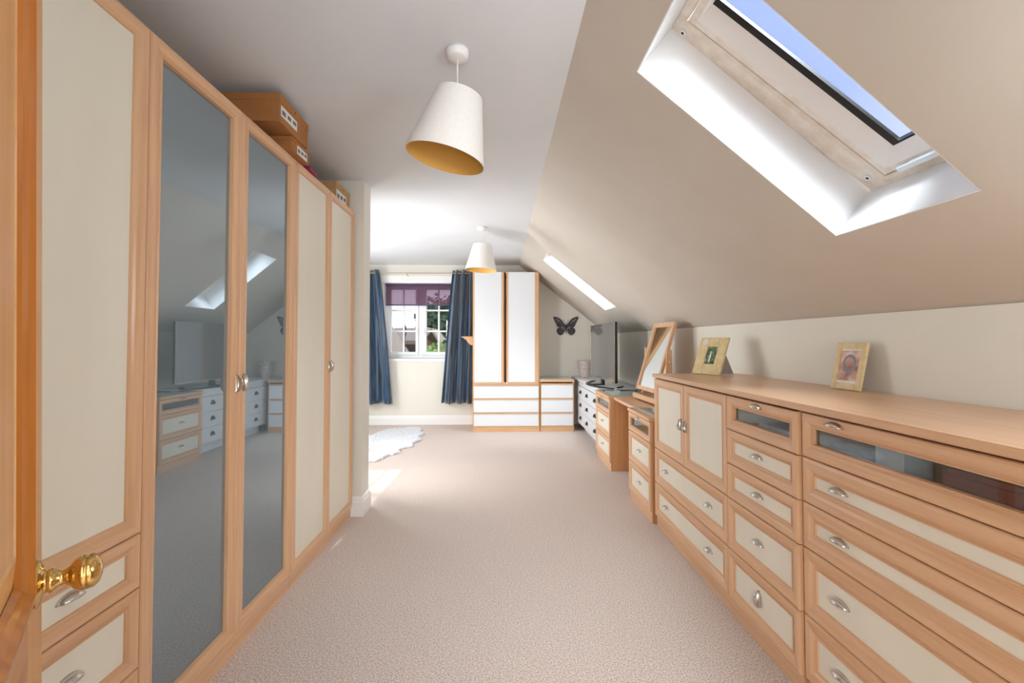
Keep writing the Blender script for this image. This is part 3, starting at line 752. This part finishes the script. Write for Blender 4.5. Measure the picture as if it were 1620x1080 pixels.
# ================================================================== BUTTERFLY
t = thing('butterfly_ornament', 'dark grey butterfly wall ornament above the small chest', 'ornament', (1.022, YF - .014, 1.485))
def wing(pts, name, sgn):
    bm = bmesh.new(); P = [Vector((x * sgn, z)) for x, z in pts]
    # Catmull-Rom smoothing of the outline
    out = []; n = len(P)
    for i in range(n):
        p0, p1, p2, p3 = P[i - 1], P[i], P[(i + 1) % n], P[(i + 2) % n]
        for k in range(4):
            u = k / 4
            out.append(.5 * ((2 * p1) + (p2 - p0) * u + (2 * p0 - 5 * p1 + 4 * p2 - p3) * u * u + (3 * p1 - p0 - 3 * p2 + p3) * u ** 3))
    prism(bm, [(p.x, p.y) for p in out], 'y', 0, .004)
    return link(name, bm, butter_m, t)
UP = [(.006, .02), (.03, .055), (.075, .11), (.13, .145), (.178, .155), (.193, .140), (.175, .095), (.150, .045), (.135, .010), (.11, -.010), (.06, -.008), (.012, -.005)]
LO = [(.008, -.004), (.05, -.012), (.10, -.012), (.132, -.028), (.144, -.062), (.130, -.10), (.095, -.128), (.06, -.122), (.03, -.09), (.012, -.05)]
for s_ in (-1, 1):
    a = wing(UP, 'upper_wing', s_); b = wing(LO, 'lower_wing', s_)
    bm = bmesh.new()
    for x, z, r, k in ((.125, .10, .016, 1.4), (.148, .112, .013, 1.3), (.10, .085, .014, 1.3), (.085, .06, .009, 1.2), (.13, .07, .008, 1.2)):
        v = [bm.verts.new((s_ * (x + r * k * math.cos(q_) * .7), -.0012, z + r * math.sin(q_) * .5)) for q_ in [2 * PI * j / 10 for j in range(10)]]; bm.faces.new(v)
    link('wing_marks', bm, butter_l, a)
    bm = bmesh.new(); pts = [(.045 + .025 * math.cos(q_), -.045 + .03 * math.sin(q_)) for q_ in [PI * .15 + PI * .9 * j / 8 for j in range(9)]]
    tube(bm, [(s_ * x, -.001, z) for x, z in pts], [.002, .004, .006, .007, .008, .007, .006, .004, .002], 6); link('wing_marks', bm, butter_l, b)
bm = bmesh.new(); tube(bm, [(0, -.002, .035), (0, -.004, .02), (0, -.004, -.02), (0, -.003, -.06), (0, 0, -.105)], [.005, .010, .011, .007, .002], 10); link('body', bm, iron, t, smooth=True)
for s_ in (-1, 1):
    bm = bmesh.new(); tube(bm, [(s_ * .004, 0, .03), (s_ * .02, 0, .07), (s_ * .036, -.002, .105), (s_ * .040, -.002, .112)], [.002, .002, .0025, .005], 6); link('antenna', bm, iron, t)

# ================================================================== CURTAINS, ROD, BLIND
def curtain(label, top, bottom, z0, z1, n, y):
    """top/bottom: (x0, x1) of the cloth at the rod and at the hem"""
    bm = bmesh.new(); NX, NZ = n * 18, 26; rows = []
    for j in range(NZ + 1):
        k = j / NZ; z = z1 + (z0 - z1) * k
        kk = k ** .8
        x0 = top[0] + (bottom[0] - top[0]) * kk; x1 = top[1] + (bottom[1] - top[1]) * kk
        row = []
        for i in range(NX + 1):
            u = i / NX; a = 2 * PI * n * u
            amp = .046 + .016 * math.sin(3.1 * u + 2 * k) + .010 * k
            yy = y + amp * math.sin(a + .5 * math.sin(2.3 * k + 4 * u)) + (.012 * k + .005) * math.sin(2.7 * a + 3 * k + u)
            xx = x0 + (x1 - x0) * (u + .015 * math.sin(a * 2) + .01 * math.sin(5 * k + 7 * u) * k)
            row.append(bm.verts.new((xx, yy, z + .006 * math.sin(a) * k)))
        rows.append(row)
    for a, b in zip(rows, rows[1:]):
        for i in range(NX): bm.faces.new((a[i], a[i + 1], b[i + 1], b[i]))
    o = link('curtain', bm, curtain_m, smooth=True)
    sd = o.modifiers.new('thickness', 'SOLIDIFY'); sd.thickness = .003
    tag(o, label, 'curtain', 'blue velvet curtains at the far window')
    bm = bmesh.new(); xs = [top[0] + (top[1] - top[0]) * (k + .5) / (2 * n) for k in range(2 * n)]
    rows_ = []
    for x in xs:
        ring_pts = [(x, y + .024 * math.cos(q_), z1 - .045 + .024 * math.sin(q_)) for q_ in [2 * PI * j / 16 for j in range(17)]]
        tube(bm, ring_pts, .004, 6)
    link('eyelet', bm, steel, o)
    return o
YC = 6.845
curtain('blue velvet curtain left of the window, partly behind the wall nib', (-2.12, -1.80), (-2.10, -1.585), .335, 2.33, 2, YC)
curtain('blue velvet curtain between the window and the white wardrobe', (-.70, -.41), (-.865, -.41), .335, 2.33, 3, YC)
t = thing('curtain_rod', 'thin pale brass curtain rod above the far window', 'curtain rod', (-1.25, YC, 2.285))
bm = bmesh.new(); tube(bm, [(-.95, 0, 0), (.90, 0, 0)], .007, 10); link('pole', bm, gold_rod, t)
for x in (-.135, ):
    bm = bmesh.new(); tube(bm, [(x, 0, -.008), (x, .05, -.03), (x, YF - YC - .0005, -.03)], .005, 8); box(bm, x - .008, x + .008, -.006, .006, -.035, -.006); link('bracket', bm, gold_rod, t)
t = thing('roller_blind', 'mauve gauze roller blind covering the top of the far window', 'blind', (-1.21, YF + .045, 0))
hw = .535
bm = bmesh.new(); tube(bm, [(-hw, 0, 2.130), (hw, 0, 2.130)], .014, 12); link('roller', bm, blind_dk, t)
link('gauze', B(-hw + .008, hw - .008, -.012, -.0112, 1.825, 2.130), blind_m, t)
link('hem_bar', B(-hw + .008, hw - .008, -.016, -.008, 1.808, 1.828), blind_dk, t)

# ================================================================== RUG
bm = bmesh.new()
outline = [(-1.70, 6.10), (-1.62, 6.50), (-1.50, 6.62), (-1.40, 6.60), (-1.28, 6.70), (-1.16, 6.69), (-1.08, 6.52), (-1.10, 6.38), (-1.02, 6.22), (-1.05, 6.04), (-1.00, 5.84), (-1.07, 5.62), (-1.03, 5.50), (-1.14, 5.36), (-1.12, 5.16), (-1.24, 5.02), (-1.26, 4.86), (-1.40, 4.74), (-1.60, 4.66), (-1.80, 4.70), (-2.0, 4.86), (-2.12, 5.1), (-2.05, 5.5), (-2.15, 5.8), (-1.95, 6.15)]
pts = []
n = len(outline)
for i in range(n):
    a, b = Vector(outline[i]), Vector(outline[(i + 1) % n])
    for k in range(6):
        p = a.lerp(b, k / 6); c = Vector((-1.55, 5.65)); d = (p - c).normalized()
        pts.append(p + d * random.uniform(-.025, .025))
ce = bm.verts.new((-1.55, 5.65, .032))
r1 = [bm.verts.new((p.x, p.y, .004)) for p in pts]; r2 = []
for k in (.985, .9, .6):
    r2.append([bm.verts.new((-1.55 + (p.x + 1.55) * k, 5.65 + (p.y - 5.65) * k, .022 + random.uniform(-.004, .006))) for p in pts])
rs = [r1] + r2
for a, b in zip(rs, rs[1:]):
    for i in range(len(pts)): bm.faces.new((a[i], a[(i + 1) % len(pts)], b[(i + 1) % len(pts)], b[i]))
for i in range(len(pts)): bm.faces.new((rs[-1][i], rs[-1][(i + 1) % len(pts)], ce))
bmesh.ops.recalc_face_normals(bm, faces=bm.faces)
tag(link('rug', bm, fur_m), 'white ragged-edged hide rug on the carpet below the window', 'rug')

# ================================================================== PENDANTS
def pendant(label, x, y, tilt, zc):
    t = thing('pendant_lamp', label, 'lamp', (x, y, CEIL), 0, 'pendant lamps on the flat ceiling')
    link('ceiling_rose', solid_lathe([(.046, 0), (.047, -.010), (.043, -.030), (.036, -.036), (.010, -.037)], 32), white_paint, t, smooth=True)
    bm = bmesh.new(); tube(bm, [(0, 0, -.036), (0, 0, zc + .11)], .0032, 8); link('cord', bm, white_paint, t)
    sh = bmesh.new()
    prof = [(.092, .132), (.0935, .134), (.160, -.132), (.1585, -.134)]
    rows, fs = lathe(sh, [(.094, .132), (.161, -.132)], 48, mi=0)
    rows2, fs2 = lathe(sh, [(.0915, .132), (.1585, -.132)], 48, mi=1)
    for a, b in ((rows[0], rows2[0]), (rows[1], rows2[1])):
        for i in range(48): sh.faces.new((a[i], a[(i + 1) % 48], b[(i + 1) % 48], b[i]))
    bmesh.ops.recalc_face_normals(sh, faces=sh.faces)
    s_ = link('shade', sh, [lamp_m, lamp_in], t, smooth=False, loc=(tilt[2], 0, zc), rot=(tilt[0], tilt[1], 0))
    for p in s_.data.polygons: p.use_smooth = True
    md = s_.modifiers.new('edges', 'EDGE_SPLIT'); md.split_angle = .8
    bm = bmesh.new()
    for k in range(3):
        a = 2 * PI * k / 3; tube(bm, [(.012 * math.cos(a), .012 * math.sin(a), .105), (.092 * math.cos(a), .092 * math.sin(a), .128)], .0018, 6)
    link('spider_frame', bm, white_paint, s_)
    link('lamp_holder', solid_lathe([(.012, .125), (.017, .118), (.017, .07), (.012, .062)], 20), white_paint, s_, smooth=True)
    link('bulb', solid_lathe([(.010, .064), (.013, .05), (.026, .020), (.030, .0), (.024, -.02), (.008, -.031)], 20), mat('frosted_bulb', (236, 232, 222), .3), s_, smooth=True)
    return t
pendant('pendant lamp with tilted cream shade nearest the camera', -.170, 1.82, (.03, .225, -.020), -.315)
pendant('pendant lamp hanging level near the far window', -.182, 4.65, (-.02, .06, 0), -.315)

# ================================================================== BOXES ON THE WARDROBE
def carton(label, x0, x1, y0, y1, z0, z1, lid, m, tilt=0.0, marks=(), group='shoe boxes on the wardrobe tops'):
    """right-hand end (looking +X) carries the paper label"""
    t = thing('shoe_box', label, 'box', (x1, y0, z0), 0, group)
    W, L, H = x1 - x0, y1 - y0, z1 - z0
    link('body', B(-W + .003, -.003, .003, L - .003, 0, H - .004), m, t)
    link('lid', B(-W, 0, 0, L, H - lid, H, bev=.0015), m, t, rot=(0, tilt, 0) if tilt else (0, 0, 0), loc=(0, 0, 0))
    for (a, b, c, d) in marks:
        p = link('paper_label', B(-.0028, -.0012, a * L, b * L, c * H, d * H), paper, t)
        n = 3
        for k in range(n):
            ya = a * L + (b - a) * L * (k + .15) / n; yb = a * L + (b - a) * L * (k + .8) / n
            link('print', B(-.0011, -.0006, ya, yb, (c + (d - c) * (.2 + .1 * k)) * H, (c + (d - c) * (.65 + .05 * k)) * H), ink, p)
    link('finger_hole', solid_lathe([(.006, .0002), (.006, .0010)], 12, 'x', (.0 if lid > .02 else -.003, L * .5, H - lid * .5)), black, t)
    return t
carton('large brown shoe box with slipping lid, topmost of the near stack', -1.36, -1.005, 2.085, 2.40, 2.262, 2.392, .034, card_m, 0, ((.06, .58, .25, .62),))
carton('flatter brown shoe box under the large one, on the wardrobe top', -1.30, -1.015, 2.235, 2.44, 2.196, 2.260, .018, card_m, 0, ((.30, .86, .05, .70),))
carton('pale brown shoe box alone above the cream wardrobe doors', -1.36, -1.085, 3.03, 3.315, 2.196, 2.325, .042, card_lt, 0, ((.06, .72, .08, .60),))
tag(link('notebook', B(-.10, .10, -.07, .07, 0, .018, bev=.002), [pink], loc=(-1.145, 2.56, 2.196), rot=(0, 0, .1)), 'magenta notebook lying on the wardrobe beyond the box stack', 'book')
tag(link('storage_tin', B(-.05, .05, -.04, .04, 0, .075, bev=.006), mat('grey_tin', (120, 122, 130), .4), loc=(-1.19, 2.49, 2.215)), 'small grey tin standing on the magenta notebook', 'tin')

# ================================================================== ROOM DOOR (foreground, opened into the room)
hd = Vector((-.112, .012, 0)); ang = math.atan2(.778, -.628)
DWd, DHt = .762, 1.985
bm = bmesh.new()
box(bm, .0, .11, 0, .036, .008, DHt); box(bm, DWd - .11, DWd, 0, .036, .008, DHt)
for a, b in ((.008, .22), (.75, .975), (1.875, DHt)): box(bm, .11, DWd - .11, 0, .036, a, b, 1)
d = link('door_1', bm, [door_lt, door_rail], None)
TILT = Matrix.Translation((0, 0, 1.25)) @ Matrix.Rotation(math.radians(-1.3), 4, 'Y') @ Matrix.Translation((0, 0, -1.25))
d.matrix_world = TILT @ Matrix.Translation(hd) @ Matrix.Rotation(ang, 4, 'Z'); d['kind'] = 'structure'
d['label'] = 'varnished pine room door standing open at the left edge'
for z0, z1 in ((.22, .75), (.975, 1.875)):
    bm = bmesh.new(); rows = []
    x0, x1 = .11, DWd - .11
    for ins, out in ((0, 0), (.004, .006), (.012, .007), (.018, .002), (.026, -.002), (.032, -.007)):
        rows.append([bm.verts.new((x, -out, z)) for x, z in ((x0 + ins, z0 + ins), (x1 - ins, z0 + ins), (x1 - ins, z1 - ins), (x0 + ins, z1 - ins))])
    for a, b in zip(rows, rows[1:]):
        for k in range(4): bm.faces.new((a[k], a[(k + 1) % 4], b[(k + 1) % 4], b[k]))
    link('moulding', bm, door_dk, d)
    bm = bmesh.new(); rows = []
    for ins, out in ((.030, -.008), (.075, .000), (.080, -.001)):
        rows.append([bm.verts.new((x, -out, z)) for x, z in ((x0 + ins, z0 + ins), (x1 - ins, z0 + ins), (x1 - ins, z1 - ins), (x0 + ins, z1 - ins))])
    for a, b in zip(rows, rows[1:]):
        for k in range(4): bm.faces.new((a[k], a[(k + 1) % 4], b[(k + 1) % 4], b[k]))
    bm.faces.new(rows[-1]); box(bm, x0, x1, .012, .024, z0, z1)
    link('raised_panel', bm, door_lt, d)
kx = DWd - .058; kz = .977
k_ = link('door_knob', solid_lathe([(a_ * 1.04, b_ * .80) for a_, b_ in [(.0255, 0), (.0265, -.003), (.023, -.006), (.013, -.009), (.012, -.013), (.0145, -.016), (.012, -.020), (.0085, -.026), (.0085, -.032), (.012, -.038), (.0165, -.042), (.0195, -.048), (.0202, -.0535), (.0196, -.0545), (.0200, -.0555), (.0190, -.064), (.0145, -.071), (.006, -.0745), (.0006, -.075)]], 36, 'y', (kx, 0, kz)), brass, d, smooth=True)
k_['label'] = 'polished brass mushroom door knob'
bm = bmesh.new(); tube(bm, [(kx, -.0035, kz + .018), (kx, -.0075, kz + .018)], .003, 10); link('rose_screw', bm, brass, k_)
struct('trim_6', Bs([(DX0 - .0, DX0 + .012, -.13, -.0, 0, DZ), (DX1 - .012, DX1, -.13, -.0, 0, DZ), (DX0, DX1, -.13, -.0, DZ - .012, DZ), (DX1, DX1 + .06, -.014, -.002, 0, DZ + .05)]), white_paint)

# ================================================================== OUTSIDE
GZ = -2.6
o = link('garden_ground', B(-60, 40, 8.2, 120, GZ - .3, GZ), grass_m); o['kind'] = 'structure'
bm = bmesh.new(); prev = []
for i in range(31):
    x = -70 + i * 3.6; prev.append((x, 2.6 + 1.2 * math.sin(i * .7) + .8 * math.sin(i * 1.9)))
prism(bm, [(-70, GZ - .2)] + prev + [(38, GZ - .2)], 'y', 92, 96)
o = link('hills', bm, hill_m); o['kind'] = 'structure'
def house(label, x0, x1, y0, y1, eave, ridge, axis='x', m=brick_m):
    t = thing('house', label, 'house', ((x0 + x1) / 2, y0, GZ))
    cx = (x0 + x1) / 2; w = (x1 - x0) / 2; dp = y1 - y0; e, r = eave - GZ, ridge - GZ
    bm = bmesh.new()
    if axis == 'x':
        box(bm, -w, w, 0, dp, 0, e); prism(bm, [(0, e), (dp, e), (dp / 2, r - .1)], 'x', -w, w)
    else:
        box(bm, -w, w, 0, dp, 0, e); prism(bm, [(-w, e), (w, e), (0, r - .1)], 'y', 0, dp)
    link('wall', bm, m, t)
    bm = bmesh.new(); ov = .3
    if axis == 'x':
        k = (r - e) / (dp / 2)
        prism(bm, [(-ov, e - k * ov), (dp / 2, r), (dp + ov, e - k * ov), (dp + ov, e - k * ov + .16), (dp / 2, r + .16), (-ov, e - k * ov + .16)], 'x', -w - ov, w + ov)
    else:
        k = (r - e) / w
        prism(bm, [(-w - ov, e - k * ov), (0, r), (w + ov, e - k * ov), (w + ov, e - k * ov + .16), (0, r + .16), (-w - ov, e - k * ov + .16)], 'y', -ov, dp + ov)
    link('roof', bm, tile_m, t)
    bm = bmesh.new()
    if axis == 'y':
        prism(bm, [(-w - ov, e - k * ov - .12), (0, r - .14), (w + ov, e - k * ov - .12), (w + ov, e - k * ov + .10), (0, r + .08), (-w - ov, e - k * ov + .10)], 'y', -ov - .05, -ov - .01)
    else:
        box(bm, -w - ov, w + ov, -ov - .06, -ov, e - .35, e - .12)
    link('fascia', bm, white_paint if axis == 'y' else iron, t)
    for xx in (-.45, .45):
        f = link('window', Bs(frame_boxes(xx * w - .55, xx * w + .55, e - 1.7, e - .7, .07, -.05, -.005)), white_pvc, t)
        link('pane', B(xx * w - .48, xx * w + .48, -.03, -.02, e - 1.63, e - .77), black, f)
    return t
house('brick house with a pale tiled roof seen through the left casement', -4.6, -3.5, 19, 24, 1.22, 1.75, 'x')
house('nearer gable-fronted brick house at the lower left of the window', -4.7, -3.28, 13, 16.5, .70, 1.75, 'y')
house('brick house half hidden by the bush in the right casement', -4.9, -3.45, 26, 31, 1.05, 1.95, 'y')
def blob_tree(name, label, x, y, r, h, m, n, rz=1.0, leafy=.16, cnt=1400):
    t = thing(name, label, 'tree' if 'tree' in name else 'bush', (x, y, GZ))
    bm = bmesh.new(); rnd = random.Random(int(x * 10 + y))
    for _ in range(cnt):
        u = rnd.uniform(-1, 1); a = rnd.uniform(0, 2 * PI); q_ = rnd.random() ** .33
        c = Vector((math.sqrt(1 - u * u) * math.cos(a) * r, math.sqrt(1 - u * u) * math.sin(a) * r, u * r * rz)) * q_
        wob = 1 + .18 * math.sin(3 * a + u * 4) ; c *= wob; c.z += h
        d1 = Vector((rnd.uniform(-1, 1), rnd.uniform(-1, 1), rnd.uniform(-1, 1))).normalized() * leafy; d2 = d1.orthogonal().normalized() * leafy * .8
        v = [bm.verts.new(c + p) for p in (d1, d2, -d1, -d2)]; bm.faces.new(v)
    cr = link('foliage', bm, m, t); cr['kind'] = 'stuff'
    bm = bmesh.new(); tube(bm, [(0, 0, 0), (.05, 0, h * .5), (0, .05, h)], [.18 * r / 2, .12 * r / 2, .05], 8); link('trunk', bm, MATS['oak_edging'], t)
blob_tree('tree', 'tall dark tree filling the right casement', -4.5, 40, 3.2, 4.5, leaf_dk, 0, 1.0, .28, 2600)
blob_tree('bush', 'bright green bush in front of the dark tree', -1.72, 14, .66, 3.10, leaf_lt, 0, .95, .11, 2200)
blob_tree('bush', 'dark hedge tree low at the right of the window', -2.1, 22.5, .95, 3.0, leaf_dk, 0, 1.0, .16, 1800)
t = thing('lamp_post', 'dark slender post standing in the garden outside the left casement', 'post', (-2.57, 12.4, GZ))
bm = bmesh.new(); tube(bm, [(0, 0, 0), (0, 0, 4.0)], .028, 8); link('pole', bm, iron, t)
link('cap', solid_lathe([(.03, 4.0), (.05, 4.05), (.05, 4.25), (.015, 4.32)], 12), iron, t)
